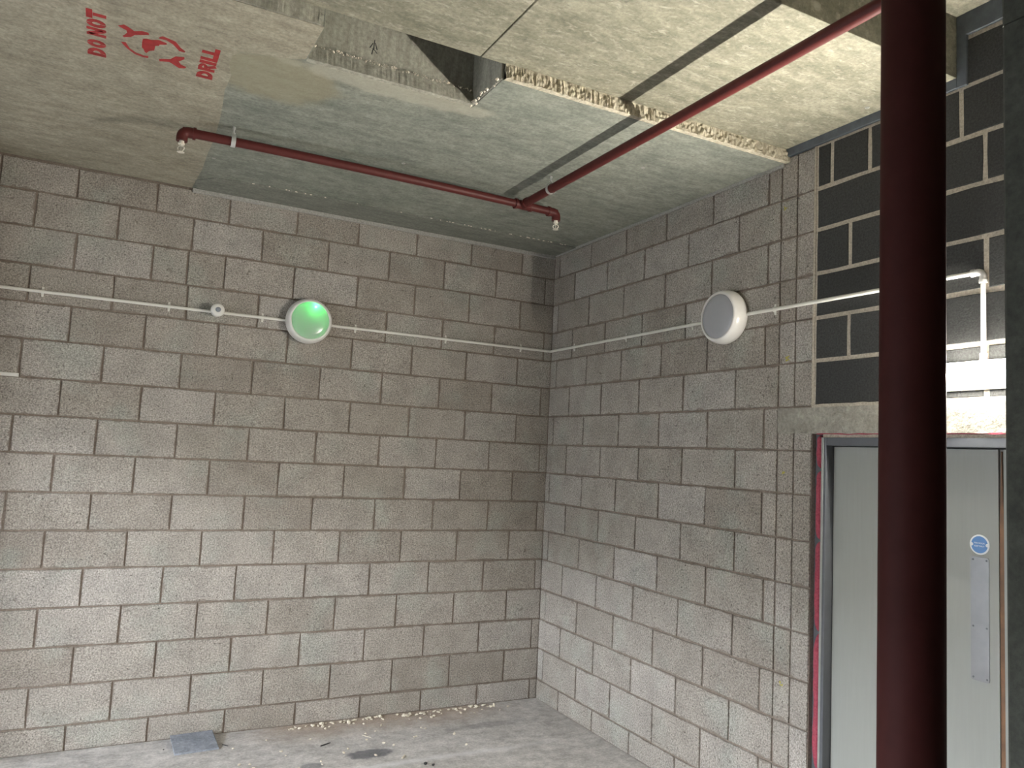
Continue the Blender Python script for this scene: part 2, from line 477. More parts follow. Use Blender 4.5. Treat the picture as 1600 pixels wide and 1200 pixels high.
VAR = {}
def block_mesh(kind, cls, i, mat):
    key = (kind, cls, i, mat.name)
    if key not in VAR:
        w = {'full': 0.44, 'half': 0.21, 'bit': 0.08}[cls]
        vs_, fs_ = block_variant(w, 0.218, hash((cls, i)) % 9999 if False else {'full': 10, 'half': 50, 'bit': 90}[cls] + i)
        if kind == 'back':   conv = lambda p: (p[0], -p[2], p[1])        # n -> -y
        else:                conv = lambda p: (-p[2], -p[0], p[1])       # n -> -x, u -> -y
        me = bpy.data.meshes.new('block')
        me.from_pydata([conv(p) for p in vs_], [], fs_)
        me.materials.append(mat)
        bm = bmesh.new(); bm.from_mesh(me); bmesh.ops.recalc_face_normals(bm, faces=bm.faces); bm.to_mesh(me); bm.free()
        VAR[key] = me
    return VAR[key]

def add_block(name, parent, kind, u0, u1, z0, z1, mat, joint=JOINT, proud=0.0):
    w = abs(u1-u0) - joint; h = z1 - z0 - joint
    cls, wn, k = ('full', 0.44, 8) if w > 0.27 else (('half', 0.21, 5) if w > 0.12 else ('bit', 0.08, 3))
    me = block_mesh(kind, cls, rng.randrange(k), mat)
    o = bpy.data.objects.new(name, me)
    COL.objects.link(o)
    o.parent = parent
    uc = (u0+u1)/2; zc = (z0+z1)/2
    pr = proud + rng.uniform(-0.0012, 0.0016)
    tilt = rng.uniform(-0.003, 0.003)
    if kind == 'back':
        o.location = (uc, -pr, zc); o.scale = (w/wn, 1, h/0.218); o.rotation_euler = (0, tilt, 0)
    else:
        o.location = (-pr, uc, zc); o.scale = (1, w/wn, h/0.218); o.rotation_euler = (tilt, 0, 0)
    return o

# --- back wall
REC = 0.008
wb = MB().box(LEFT_X-0.2, 0.3, REC, 0.2, 0, 3.62).build('wall_back', M_MORTAR)
tag(wb, 'grey concrete block wall with the green lamp on it', 'wall', kind='structure')
for k in range(16):
    z0, z1 = course_z(k, CEIL_A-0.012)
    ps = list(BACK[k])
    while ps[0] > BLOCK_X: ps.insert(0, ps[0]-0.45)
    ps.append(0.006)
    for a, b in zip(ps[:-1], ps[1:]):
        if b - a > 0.03: add_block('block', wb, 'back', a, b, z0, z1, M_BLOCK)
MB().box(-4.30, -3.97, -0.30, 0.01, 0, CEIL_A-0.012, 0.004).build('shading_pier', M_BLOCK, wb)  # unseen pier added to shade the left end of the back wall
mb = MB().box(-2.80, -0.004, -0.020, 0.02, CEIL_A-0.034, CEIL_A-0.006, 0.003)
mb.build('mortar_bead', M_BEAD, wb)

# --- right wall: grey block part, pier, dark block part above the door
PIER_Y0, PIER_MID, PIER_Y1 = -2.443, -2.552, -2.668
DOOR_END = -4.50
wr = MB().box(REC, 0.2, -2.668, 0.0, 0, 3.64).build('wall_right', M_MORTAR)
tag(wr, 'right wall of grey blocks with a dark-painted section over the door', 'wall', kind='structure')
for k in range(16):
    z0, z1 = course_z(k, CEIL_A-0.012)
    ps = [-0.002] + RIGHT[k] + [PIER_Y0]
    for a, b in zip(ps[:-1], ps[1:]):
        if a - b > 0.03: add_block('block', wr, 'right', a, b, z0, z1, M_BLOCK_R)
MB().box(-0.010, 0.02, STEP_Y, -0.021, CEIL_A-0.018, CEIL_A+0.01, 0.002).build('mortar_bead', M_BEAD, wr)
LINT_Z0, LINT_Z1 = 2.078, 2.206
for k in range(16):
    z0, z1 = course_z(k, 3.583)
    if k == 6: z1 = LINT_Z0 + 0.006
    for a, b in ((PIER_Y0, PIER_MID), (PIER_MID, PIER_Y1)):
        off = rng.uniform(-0.004, 0.004)
        add_block('pier_block', wr, 'right', a, b, z0, z1, M_BLOCK_R, 0.007)
MB().box(0.0035, 0.2, DOOR_END-0.2, PIER_Y1+0.004, LINT_Z1, CEIL_C+0.05).build('mortar_bed', M_MORTAR_L, wr)
MB().box(-0.001, 0.02, PIER_Y1-0.010, PIER_Y1+0.004, LINT_Z1+0.01, 3.585, 0.002).build('mortar_strip', M_MORTAR_L, wr)
DARKROWS = {
  -2: [-3.47, -3.90, -4.35, -4.66],
  -1: [-3.47, -3.68, -4.13, -4.58],
  0: [-2.678, -2.774, -2.997, -3.454, -3.904, -4.354, -4.66],
  1: [-2.678, -3.106, -3.556, -4.006, -4.456, -4.66],
  2: [-2.678, -2.888, -3.337, -3.787, -4.237, -4.66],
  3: [-2.678, -3.106, -3.558, -4.006, -4.456, -4.66],
  4: [-2.678, -2.886, -3.336, -3.787, -4.237, -4.66],
  5: [-2.678, -3.106, -3.556, -4.006, -4.456, -4.66],
}
for k, ps in DARKROWS.items():
    if k == -2: z0, z1 = 3.80, 3.85
    elif k == -1: z0, z1 = 3.581, 3.80
    else: z0, z1 = course_z(k, 3.583)
    if k == -2: continue
    for a, b in zip(ps[:-1], ps[1:]):
        add_block('dark_block', wr, 'right', a, b, z0, z1, M_DARK, 0.021)
# fire-stopping strip between dark wall and soffits
mb = MB()
mb.box(-0.012, 0.03, HIGH_Y-0.0, PIER_Y0+0.0, 3.585, CEIL_B+0.01, 0.004)
mb.box(-0.012, 0.03, HIGH_Y-0.045, HIGH_Y, 3.585, CEIL_C, 0.004)
mb.box(-0.012, 0.03, -4.66, HIGH_Y-0.04, 3.81, CEIL_C+0.01, 0.004)
mb.build('fire_seal', M_SEAL, wr)
# lintel with a rough face
def rough_plate(y0, y1, z0, z1, xf, amp, seed, ny, nz):
    vs_, fs_ = [], []
    for i in range(ny+1):
        for j in range(nz+1):
            y = y0 + (y1-y0)*i/ny; z = z0 + (z1-z0)*j/nz
            n_ = mnoise.noise(Vector((y*9+seed, z*14, seed)))*amp
            ez = mnoise.noise(Vector((y*14, seed*3.1, 4.0)))*0.004 if j in (0, nz) else 0
            vs_.append((xf + n_, y, z + ez))
    for i in range(ny):
        for j in range(nz):
            a = i*(nz+1)+j; fs_.append((a, a+1, a+nz+2, a+nz+1))
    # sides back into the wall
    base = len(vs_)
    rim = [i*(nz+1) for i in range(ny+1)] + [ny*(nz+1)+j for j in range(1, nz+1)] + [i*(nz+1)+nz for i in range(ny-1, -1, -1)] + [j for j in range(nz-1, 0, -1)]
    for q in rim: vs_.append((0.12, vs_[q][1], vs_[q][2]))
    m = len(rim)
    for i in range(m): fs_.append((rim[i], rim[(i+1) % m], base+(i+1) % m, base+i))
    return vs_, fs_
vs_, fs_ = rough_plate(PIER_Y0-0.004, -4.72, LINT_Z0, LINT_Z1+0.004, -0.006, 0.004, 2.3, 120, 8)
mesh_obj('lintel', vs_, fs_, M_LINTEL, wr)
vs_, fs_ = rough_plate(PIER_Y1, -4.66, LINT_Z1+0.002, 2.226, -0.002, 0.005, 8.1, 130, 2)
mesh_obj('mortar_strip', vs_, fs_, M_MORTAR_L, wr)

# yellow marker ticks on the pier
for (y, z, s_) in ((-2.50, 2.475, 0.028), (-2.475, 3.30, 0.02), (-2.50, 0.80, 0.022), (-2.49, 1.87, 0.016)):
    mb = MB()
    for q in range(4):
        a = rng.uniform(0, 3.1); l = s_*rng.uniform(0.5, 1.0); c_, d_ = math.cos(a), math.sin(a)
        oy, oz = rng.uniform(-.4, .4)*s_, rng.uniform(-.4, .4)*s_
        w_ = 0.003
        mb.add([(-0.0032, y+oy-c_*l/2-d_*w_, z+oz-d_*l/2+c_*w_), (-0.0032, y+oy-c_*l/2+d_*w_, z+oz-d_*l/2-c_*w_),
                (-0.0032, y+oy+c_*l/2+d_*w_, z+oz+d_*l/2-c_*w_), (-0.0032, y+oy+c_*l/2-d_*w_, z+oz+d_*l/2+c_*w_)], [(0, 1, 2, 3)])
    mb.build('marker_tick', M_YELLOW, wr)

# --- walls the camera does not see
wrr = MB().box(0.0, 0.2, FRONT_Y, -4.66, 0, CEIL_C+0.1).build('wall_right_rear', M_DARK)
tag(wrr, 'dark painted wall beyond the doors, behind the camera', 'wall', kind='structure')
wf = MB().box(LEFT_X-0.2, 0.2, FRONT_Y-0.2, FRONT_Y, 0, 4.2).build('wall_front', M_WALLREST)
tag(wf, 'unseen wall behind the camera, kept dark to limit bounced light', 'wall', kind='structure')
mb = MB()
mb.box(LEFT_X-0.2, LEFT_X, OPEN_Y1, 0.2, 0, 4.2)
mb.box(LEFT_X-0.2, LEFT_X, FRONT_Y, OPEN_Y0, 0, 4.2)
mb.box(LEFT_X-0.2, LEFT_X, OPEN_Y0, OPEN_Y1, OPEN_TOP, 4.2)
wl = mb.build('wall_left', M_WALLREST)
tag(wl, 'unseen left wall, kept dark to limit bounce, with an added daylight opening', 'wall', kind='structure')
g = MB().box(-40, LEFT_X-0.2, -30, 30, -0.3, -0.05).build('ground', M_GROUND)  # unseen ground added along with the daylight opening
tag(g, 'dark unseen ground added outside the left opening', 'ground', kind='structure')
YARD_X, YARD_H = -13.0, 3.6
cn = MB().box(-10.5, LEFT_X-0.2, -30, 30, 3.75, 3.95).build('sky_blocker', M_GROUND)  # unseen overhang added to cut steep skylight through the opening
tag(cn, 'unseen flat slab added outside the left opening to cut high sky light', 'sky_blocker', kind='structure')
yw = MB().box(YARD_X-0.3, YARD_X, -30, 30, -0.05, YARD_H).build('added_yard_wall', M_YARD)  # unseen wall added to hide low sky and bounce fill inside
tag(yw, 'unseen wall added outside the left opening to block low sky and bounce fill', 'wall', kind='structure')

# --- ceiling
A_OUT = [(LEFT_X-0.2, 0.2), (LEFT_X-0.2, STEP_Y), (-2.54, STEP_Y), (-2.54, -2.14), (-1.74, -2.14), (-1.74, STEP_Y), (0.2, STEP_Y), (0.2, 0.2)]
ce = MB().prism(A_OUT, CEIL_A, 4.1).build('ceiling', M_SLAB)
tag(ce, 'concrete ceiling of stepped slabs with a slot in it', 'ceiling', kind='structure')
beige = [(LEFT_X, -0.001), (-2.805, -0.001), (-2.80, -0.15), (-2.785, -0.42), (-2.787, -0.72), (-2.78, -1.0), (-2.79, -1.33), (-2.80, -1.5),
         (-2.812, -1.65), (-2.806, -1.82), (-2.83, -1.93), (-2.826, -2.02), (-2.80, -2.075), (-2.72, -2.10), (-2.63, -2.12), (-2.545, -2.165),
         (-2.541, STEP_Y), (LEFT_X, STEP_Y)]
MB().prism(beige, CEIL_A-0.0025, CEIL_A+0.001).build('soffit_panel', M_PANEL, ce)
cove = [(-2.70, -0.30), (-2.55, -0.335), (-1.6, -0.35), (-0.6, -0.34), (-0.001, -0.33), (-0.001, -0.001), (-2.775, -0.001), (-2.79, -0.2)]
MB().prism(cove, CEIL_A-0.009, CEIL_A+0.001).build('soffit_strip', M_COVE, ce)
# white drip flecks along the strip's edge
mb = MB()
for i in range(60):
    x = rng.uniform(-2.5, -0.1); l = rng.uniform(0.003, 0.018); y = -0.343 - abs(x+1.3)*-0.004 + rng.uniform(-0.006, 0.004)
    mb.box(x, x+l, y-0.0022, y+0.0022, CEIL_A-0.005, CEIL_A, 0)
o = mb.build('drip_flecks', M_CHIP, ce); tag(o, kind='stuff')
for a, b in ((LEFT_X-0.2, -1.8575), (-1.8505, 0.012)):
    MB().box(a, b, HIGH_Y, STEP_Y, CEIL_B, 4.1, 0.003).build('soffit_panel', M_SOFFIT, ce)
MB().box(LEFT_X-0.2, 0.2, FRONT_Y-0.1, HIGH_Y, CEIL_C, 4.1).build('soffit_panel', M_SOFFIT, ce)
MB().box(LEFT_X-0.2, 0.2, FRONT_Y-0.1, 0.2, 4.1, 4.2).build('slab_top', M_SLAB, ce)
# ragged broken edge of the low slab, and the ledge inside the slot
def ragged(x0, x1, y_back, depth, z0, z1, seed, amp, mat, name='broken_edge', fq=1.0):
    n = max(4, int(abs(x1-x0)/0.006)); rows = 6
    vs_, fs_ = [], []
    for i in range(n+1):
        x = x0 + (x1-x0)*i/n
        drip = abs(mnoise.noise(Vector((x*60*fq, seed, 0))))
        for j in range(rows+1):
            t = j/rows
            z = z0 + (z1-z0)*t
            y = y_back - depth*(1-0.55*t) - amp*(drip*1.3 + mnoise.noise(Vector((x*35*fq, z*60, seed+3))) - 0.2)*math.sin(math.pi*min(1, t*0.8+0.15))
            if j == 0: z += abs(mnoise.noise(Vector((x*30, seed, 8))))*0.006
            if j == rows: y = min(y, y_back-0.002)
            vs_.append((x, y, z))
        vs_.append((x, y_back+0.01, z0+0.001)); vs_.append((x, y_back+0.01, z1))
    st = rows+3
    for i in range(n):
        a = i*st; b = a+st
        for j in range(rows): fs_.append((a+j, b+j, b+j+1, a+j+1))
        fs_.append((a, a+rows+1, b+rows+1, b)); fs_.append((a+rows, b+rows, b+rows+2, a+rows+2))
        fs_.append((a+rows+1, a+rows+2, b+rows+2, b+rows+1))
    fs_.append(tuple(range(0, st))); fs_.append(tuple(range(n*st, (n+1)*st))[::-1])
    return mesh_obj(name, vs_, fs_, mat, ce)
ragged(-1.735, 0.0, STEP_Y, 0.028, CEIL_A, CEIL_B+0.004, 1.7, 0.013, M_EDGE, 'broken_edge', 1.7)
ragged(LEFT_X, -2.545, STEP_Y, 0.004, CEIL_A, CEIL_B+0.004, 5.2, 0.004, M_SLOT)
ragged(-2.54, -1.742, -2.14, 0.030, CEIL_A, CEIL_A+0.070, 9.4, 0.004, M_SLOT, 'slot_ledge')
MB().box(-2.54, -1.74, -2.147, -2.139, CEIL_A+0.07, 4.1).build('slot_face', M_SLOT, ce)
MB().box(-1.748, -1.739, STEP_Y, -2.139, CEIL_A+0.004, 4.1).build('slot_face', M_SLOT, ce)
mb = MB()
for (dx, dz, l, a) in ((0, 0.02, 0.05, 1.5), (-0.012, 0.015, 0.03, 1.1), (0.010, 0.016, 0.032, 1.9), (-0.006, -0.012, 0.03, 1.4), (0.008, -0.008, 0.022, 2.3), (0, 0.004, 0.02, 0.3)):
    cx, cz = -2.245+dx, 3.695+dz; c_, d_ = math.cos(a)*l/2, math.sin(a)*l/2
    mb.add([(cx-c_-0.003, -2.1478, cz-d_), (cx-c_+0.003, -2.1478, cz-d_), (cx+c_+0.002, -2.1478, cz+d_), (cx+c_-0.002, -2.1478, cz+d_)], [(0, 1, 2, 3)])
mb.build('tar_mark', M_BLACK, ce)
# crumbs of old mortar hanging in the slot corner
mb = MB()
for i in range(150):
    t = rng.random()
    if i < 16:
        c_ = Vector((-1.745 - rng.uniform(0, 0.02), -2.15 - t*t*0.3, CEIL_A+rng.uniform(-0.004, 0.01))); r_ = rng.uniform(0.004, 0.011)
    else:
        c_ = Vector((-2.53 + 0.78*t, -2.152 - rng.uniform(0, 0.012), CEIL_A+0.071+rng.uniform(-0.004, 0.008))); r_ = rng.uniform(0.002, 0.006)
    mb.add([c_+Vector((r_,0,0)), c_+Vector((-r_,r_*.4,0)), c_+Vector((0,-r_,r_*.3)), c_+Vector((0,0,-r_)), c_+Vector((0,0,r_))], [(0,2,3),(2,1,3),(1,0,3),(0,4,2),(2,4,1),(1,4,0)])
o = mb.build('slot_crumbs', M_CHIP, ce); tag(o, kind='stuff')
# drilled anchor holes
for (x, y, z) in ((-2.746, -0.661, CEIL_A), (-1.772, -1.243, CEIL_A), (-0.599, -1.98, CEIL_A), (-0.803, -2.195, CEIL_A), (-0.085, -3.047, CEIL_B)):
    MB().lathe([(0.012, 0.0), (0.011, 0.003), (0.006, 0.003), (0.0055, 0.0005), (0.0, 0.0005)], (x, y, z), (0, 0, -1), 12).build('anchor_ring', M_BEAD, ce)

# ================================================================== door in the right wall
dr = empty('door_1', (0.05, -3.58, 0)); tag(dr, 'pale grey double fire door in a dark grey frame', 'door', kind='structure')
FY0, FY1 = -2.737, -2.763       # visible jamb
fr = MB().box(-0.003, 0.115, FY1, FY0, 0, 2.058, 0.003).build('door_jamb', M_FRAME, dr)
MB().box(-0.0055, 0.0, FY0-0.011, FY0+0.001, 0, 2.058, 0.001).build('jamb_edge', M_FRAMEL, fr)
MB().box(-0.003, 0.115, -4.43, -4.404, 0, 2.058, 0.003).build('door_jamb', M_FRAME, dr)
MB().box(-0.003, 0.115, -4.404, FY1, 2.018, 2.058, 0.003).build('door_head', M_FRAME, dr)
LX = 0.05
l1 = MB().box(LX, LX+0.044, -3.572, -2.766, 0.006, 2.014, 0.002).build('door_leaf', M_DOOR, dr)
l2 = MB().box(LX, LX+0.044, -4.402, -3.592, 0.006, 2.014, 0.002).build('door_leaf', M_DOOR, dr)
# frayed wooden edge strip between the leaves
vs_, fs_ = [], []
for i in range(41):
    z = 0.006 + 2.0*i/40
    w_ = 0.0085*(1.0 if z < 1.7 else max(0.15, (2.02-z)/0.32)) + 0.0012*mnoise.noise(Vector((z*9, 1, 1)))
    for (dy, x) in ((-w_, LX+0.004), (w_, LX+0.004), (w_, LX+0.03), (-w_, LX+0.03)):
        vs_.append((x, -3.582+dy, z))
for i in range(40):
    for j in range(4):
        fs_.append((i*4+j, i*4+(j+1) % 4, i*4+4+(j+1) % 4, i*4+4+j))
fs_ += [(0, 1, 2, 3), (160, 163, 162, 161)]
tag(mesh_obj('edge_lipping', vs_, fs_, M_WOOD, l1), 'bare brown wood edge strip')
MB().box(LX+0.012, LX+0.04, -3.592, -3.572, 0.006, 2.014).build('edge_strip', M_DOOR, l2)
# finger plate with screws
pz0, pz1, py0, py1 = 1.076, 1.572, -3.457, -3.533
pp = []
rc = 0.008
for (cy, cz, a0) in ((py0-rc, pz1-rc, 0), (py1+rc, pz1-rc, 90), (py1+rc, pz0+rc, 180), (py0-rc, pz0+rc, 270)):
    for q in range(4):
        a = math.radians(a0 + q*30)
        pp.append((cy + rc*math.cos(a), cz + rc*math.sin(a)))
mb = MB(); n_ = len(pp)
mb.add([(LX-0.0022, p[0], p[1]) for p in pp] + [(LX+0.001, p[0], p[1]) for p in pp], [tuple(range(n_))] + [(i, (i+1) % n_, n_+(i+1) % n_, n_+i) for i in range(n_)])
tag(mb.build('finger_plate', M_BRUSHED, l1), 'long brushed metal finger plate')
for (y, z) in ((py0-0.01, pz1-0.012), (py1+0.01, pz1-0.012), (py0-0.01, pz0+0.012), (py1+0.01, pz0+0.012), (py0-0.01, 1.29), (py1+0.01, 1.29)):
    MB().lathe([(0.0042, 0), (0.0038, 0.0012), (0, 0.0016)], (LX-0.0021, y, z), (-1, 0, 0), 10).build('screw', M_FRAME, l1)
# round blue sign
SY, SZ, SR = -3.495, 1.622, 0.041
sg = MB().lathe([(SR, 0), (SR, 0.0018), (SR-0.0015, 0.0025), (0, 0.0025)], (LX, SY, SZ), (-1, 0, 0), 40).build('fire_door_sign', M_SIGNW, l1)
tag(sg, 'round blue and white FIRE DOOR KEEP SHUT sign')
dd = empty('tmp'); bpy.data.objects.remove(dd)
SX = LX-0.0028
MB().lathe([(SR*0.84, 0), (SR*0.84, 0.0005), (0, 0.0005)], (SX+0.0004, SY, SZ), (-1, 0, 0), 40).build('sign_face', M_BLUE, l1)
for s_ in (-1, 1):
    MB().lathe([(0.0072, 0), (0.0072, 0.0008), (0.0026, 0.0008), (0.0026, 0.0002), (0, 0.0002)], (SX, SY+s_*SR*0.80, SZ), (-1, 0, 0), 16).build('sign_screw_tab', M_SIGNW, l1)
def text_mesh(name, body, size, mat, parent, origin, udir, vdir, bold=0.0, depth=0.0003, xscale=1.0):
    cu = bpy.data.curves.new('t', 'FONT'); cu.body = body; cu.size = size; cu.align_x = 'CENTER'; cu.align_y = 'CENTER'
    cu.offset = bold; cu.resolution_u = 3
    to = bpy.data.objects.new('t', cu); COL.objects.link(to)
    dg = bpy.context.evaluated_depsgraph_get(); dg.update()
    me = bpy.data.meshes.new_from_object(to.evaluated_get(dg))
    bpy.data.objects.remove(to); bpy.data.curves.remove(cu)
    u, v, o_ = Vector(udir), Vector(vdir), Vector(origin)
    for w in me.vertices:
        w.co = o_ + u*w.co.x*xscale + v*w.co.y
    me.materials.clear(); me.materials.append(mat)
    ob = bpy.data.objects.new(name, me); COL.objects.link(ob)
    ob.parent = parent
    return ob
text_mesh('sign_lettering', 'FIRE DOOR', 0.0088, M_SIGNW, l1, (SX-0.0009, SY, SZ+0.006), (0, -1, 0), (0, 0, 1), 0.0001)
text_mesh('sign_lettering', 'KEEP SHUT', 0.0088, M_SIGNW, l1, (SX-0.0009, SY, SZ-0.006), (0, -1, 0), (0, 0, 1), 0.0001)
for o in list(l1.children):
    if o.name.startswith('sign_lettering'): o.matrix_parent_inverse = Matrix.Identity(4)
# packing between frame and lintel, foam beside the frame
vs_, fs_ = rough_plate(-2.74, -4.43, 2.058, 2.074, 0.004, 0.006, 4.4, 120, 2)
mesh_obj('head_packing', vs_, fs_, M_MORTAR_L, dr)
vs_, fs_ = rough_plate(-2.70, -4.43, 2.073, 2.081, -0.002, 0.006, 6.4, 140, 2)
tag(mesh_obj('foam_line', vs_, fs_, M_FOAM, dr), 'thin line of pink foam under the lintel')
def foam(z0, z1, seed):
    n = max(8, int((z1-z0)/0.012)); seg = 10
    vs_, fs_ = [], []
    for i in range(n+1):
        t = i/n; z = z0 + (z1-z0)*t
        e = math.sqrt(max(0.02, 1-abs(2*t-1)**(8 if z1-z0 > 0.3 else 5)))
        for k in range(seg):
            a = 2*math.pi*k/seg
            rr = e*(1+0.22*mnoise.noise(Vector((math.cos(a)*1.2, math.sin(a)*1.2, z*14+seed)))+0.12*mnoise.noise(Vector((a*3, z*60, seed))))
            vs_.append((0.022 + 0.021*rr*math.cos(a), -2.711 + 0.004*mnoise.noise(Vector((0, seed, z*6))) + 0.021*rr*math.sin(a), z))
    for i in range(n):
        for k in range(seg):
            fs_.append((i*seg+k, i*seg+(k+1) % seg, (i+1)*seg+(k+1) % seg, (i+1)*seg+k))
    fs_ += [tuple(range(seg)), tuple(range(n*seg, (n+1)*seg))]
    return mesh_obj('foam_bead', vs_, fs_, M_FOAM, dr, smooth=True)
for a, b, s_ in ((1.905, 2.07, 1), (1.552, 1.89, 2), (1.105, 1.54, 3), (0.45, 1.092, 4), (0.01, 0.44, 5)):
    foam(a, b, s_*7.3)
MB().box(0.03, 0.12, -2.736, -2.672, 0, 2.075).build('gap_backing', M_FRAME, dr)
MB().box(0.02, 0.19, -4.52, -4.43, 0, 2.075).build('jamb_packing', M_MORTAR_L, dr)
MB().box(0.12, 0.19, -4.43, -2.737, 0, 2.06).build('door_back', M_FRAME, dr)
wj = MB().box(0.0, 0.2, -4.66, -4.50, 0, LINT_Z0).build('wall_right_jamb', M_DARK)
tag(wj, 'narrow dark wall beyond the far jamb of the doors', 'wall', kind='structure')

# ================================================================== bulkhead light over the door (main lamp)
def rrect(w, h, r, n=5):
    pts = []
    for cx, cz, a0 in ((w/2-r, h/2-r, 0), (-w/2+r, h/2-r, 90), (-w/2+r, -h/2+r, 180), (w/2-r, -h/2+r, 270)):
        for q in range(n):
            a = math.radians(a0 + q*90/(n-1)); pts.append((cx+r*math.cos(a), cz+r*math.sin(a)))
    return pts
def loft_x(rings, yc, zc):
    """rings: (width, height, radius, x)"""
    vs_, fs_ = [], []
    for (w, h, r, x) in rings:
        vs_ += [(x, yc - p[0], zc + p[1]) for p in rrect(w, h, r)]
    n = 20
    for i in range(len(rings)-1):
        for k in range(n):
            fs_.append((i*n+k, i*n+(k+1) % n, (i+1)*n+(k+1) % n, (i+1)*n+k))
    fs_ += [tuple(range(n))[::-1], tuple(range((len(rings)-1)*n, len(rings)*n))]
    return vs_, fs_
BY, BZ = -3.553, 2.315
bl = empty('bulkhead_light', (0, BY, BZ))
tag(bl, 'glowing white oblong bulkhead light above the door', 'light')
vs_, fs_ = loft_x([(0.375, 0.118, 0.03, 0.008), (0.380, 0.122, 0.03, -0.012), (0.376, 0.118, 0.03, -0.024)], BY, BZ)
mesh_obj('housing', vs_, fs_, M_WHITE, bl)
sL = NT('clear_lit_diffuser')
le = sL.n('ShaderNodeEmission'); sL.put(le.inputs[0], (1.0, 0.955, 0.86)); le.inputs[1].default_value = 32.0
lt = sL.n('ShaderNodeBsdfTransparent'); sL.put(lt.inputs[0], (0.96, 0.96, 0.96))
la = sL.n('ShaderNodeAddShader')
sL.t.links.new(le.outputs[0], la.inputs[0]); sL.t.links.new(lt.outputs[0], la.inputs[1]); sL.t.links.new(la.outputs[0], sL.out.inputs[0])
vs_, fs_ = loft_x([(0.372, 0.114, 0.03, -0.024), (0.366, 0.108, 0.03, -0.055), (0.335, 0.080, 0.03, -0.076)], BY, BZ)
mesh_obj('diffuser', vs_, fs_, sL.m, bl)
M_LEDSTRIP = mat_emit('led_strip', (1.0, 0.955, 0.86), BULKHEAD_STRENGTH*4.6)
MB().box(-0.031, -0.0245, BY-0.16, BY+0.16, BZ-0.015, BZ+0.015).build('led_strip', M_LEDSTRIP, bl)

# ================================================================== round lamps
def round_lamp(name, label, centre, axis, lens_mat, R=0.158):
    r = empty(name, centre)
    body = MB().lathe([(0.0, 0.0), (R*0.93, 0.0), (R*0.95, 0.010), (R*0.995, 0.022), (R, 0.042), (R*0.985, 0.062), (R*0.95, 0.080), (R*0.90, 0.092),
                       (R*0.855, 0.096), (R*0.82, 0.094), (R*0.812, 0.084), (R*0.812, 0.040), (0, 0.040)], centre, axis, 64).build('housing', M_WHITE, r)
    auto_smooth(body, 50)
    lens = MB().lathe([(R*0.811, 0.088), (R*0.78, 0.093), (R*0.6, 0.099), (R*0.3, 0.1025), (0, 0.1035)], centre, axis, 64).build('lens', lens_mat, r, True)
    tag(r, label, 'lamp', 'round bulkhead lamps on the conduit')
    return r
sG = NT('green_glow_diffuser')
tr = sG.n('ShaderNodeBsdfTranslucent'); sG.put(tr.inputs[0], (0.80, 0.86, 0.82))
df = sG.n('ShaderNodeBsdfDiffuse'); sG.put(df.inputs[0], (0.42, 0.44, 0.43))
tp = sG.n('ShaderNodeBsdfTransparent'); sG.put(tp.inputs[0], (1, 1, 1))
gl = sG.n('ShaderNodeBsdfGlossy'); gl.inputs['Roughness'].default_value = 0.2
m1 = sG.n('ShaderNodeMixShader'); m1.inputs[0].default_value = 0.62
sG.t.links.new(tr.outputs[0], m1.inputs[1]); sG.t.links.new(df.outputs[0], m1.inputs[2])
m2 = sG.n('ShaderNodeMixShader'); m2.inputs[0].default_value = 0.10
sG.t.links.new(m1.outputs[0], m2.inputs[1]); sG.t.links.new(tp.outputs[0], m2.inputs[2])
m3 = sG.n('ShaderNodeMixShader'); m3.inputs[0].default_value = 0.07
sG.t.links.new(m2.outputs[0], m3.inputs[1]); sG.t.links.new(gl.outputs[0], m3.inputs[2])
sG.t.links.new(m3.outputs[0], sG.out.inputs[0])
GC = (-1.985, -0.003, 2.752)
glamp = round_lamp('emergency_lamp', 'round white wall lamp glowing green on the back wall', GC, (0, -1, 0), sG.m)
M_LED = mat_emit('green_led', (0.05, 1.0, 0.16), 190.0)
MB().lathe([(0.0, 0.0), (0.007, 0.0), (0.007, 0.004), (0.004, 0.008), (0, 0.009)], (GC[0]+0.034, -0.072, GC[2]+0.102), (0, -1, 0), 14).build('led', M_LED, glamp)
rlamp = round_lamp('round_lamp', 'unlit round white wall lamp with a grey lens on the right wall', (-0.003, -2.062, 2.752), (-1, 0, 0), M_GREYLENS)

# ================================================================== conduit runs with saddles
CR = 0.010
def saddle_mb(p, along, out):
    """small strap clip: base tabs above and below the tube, hump over it"""
    p, a, n = Vector(p), Vector(along), Vector(out)
    up = Vector((0, 0, 1)) if abs(a.z) < 0.5 else Vector((0, 1, 0))
    mb = MB()
    prof = [(-0.030, 0.000), (-0.030, 0.004), (-0.016, 0.005)]
    for q in range(7):
        t = math.pi - math.pi*q/6
        prof.append((0.0125*math.cos(t), 0.012 + 0.0125*math.sin(t)))
    prof += [(0.016, 0.005), (0.030, 0.004), (0.030, 0.000)]
    w = 0.0075
    n_ = len(prof)
    vs_ = []
    for s_ in (-1, 1):
        for i, (u, h) in enumerate(prof):
            ww = w*(0.75 if i in (0, 1, n_-1, n_-2) else 1.0)
            vs_.append(p + up*u + n*h + a*s_*ww)
    fs_ = [(i, i+1, n_+i+1, n_+i) for i in range(n_-1)] + [tuple(range(n_))[::-1], tuple(range(n_, 2*n_)), (0, n_, 2*n_-1, n_-1)]
    mb.add(vs_, fs_)
    for s_ in (-1, 1):
        mb.lathe([(0.0036, 0.003), (0.0036, 0.0058), (0, 0.0064)], p + up*0.0235*s_, n, 8)
    return mb
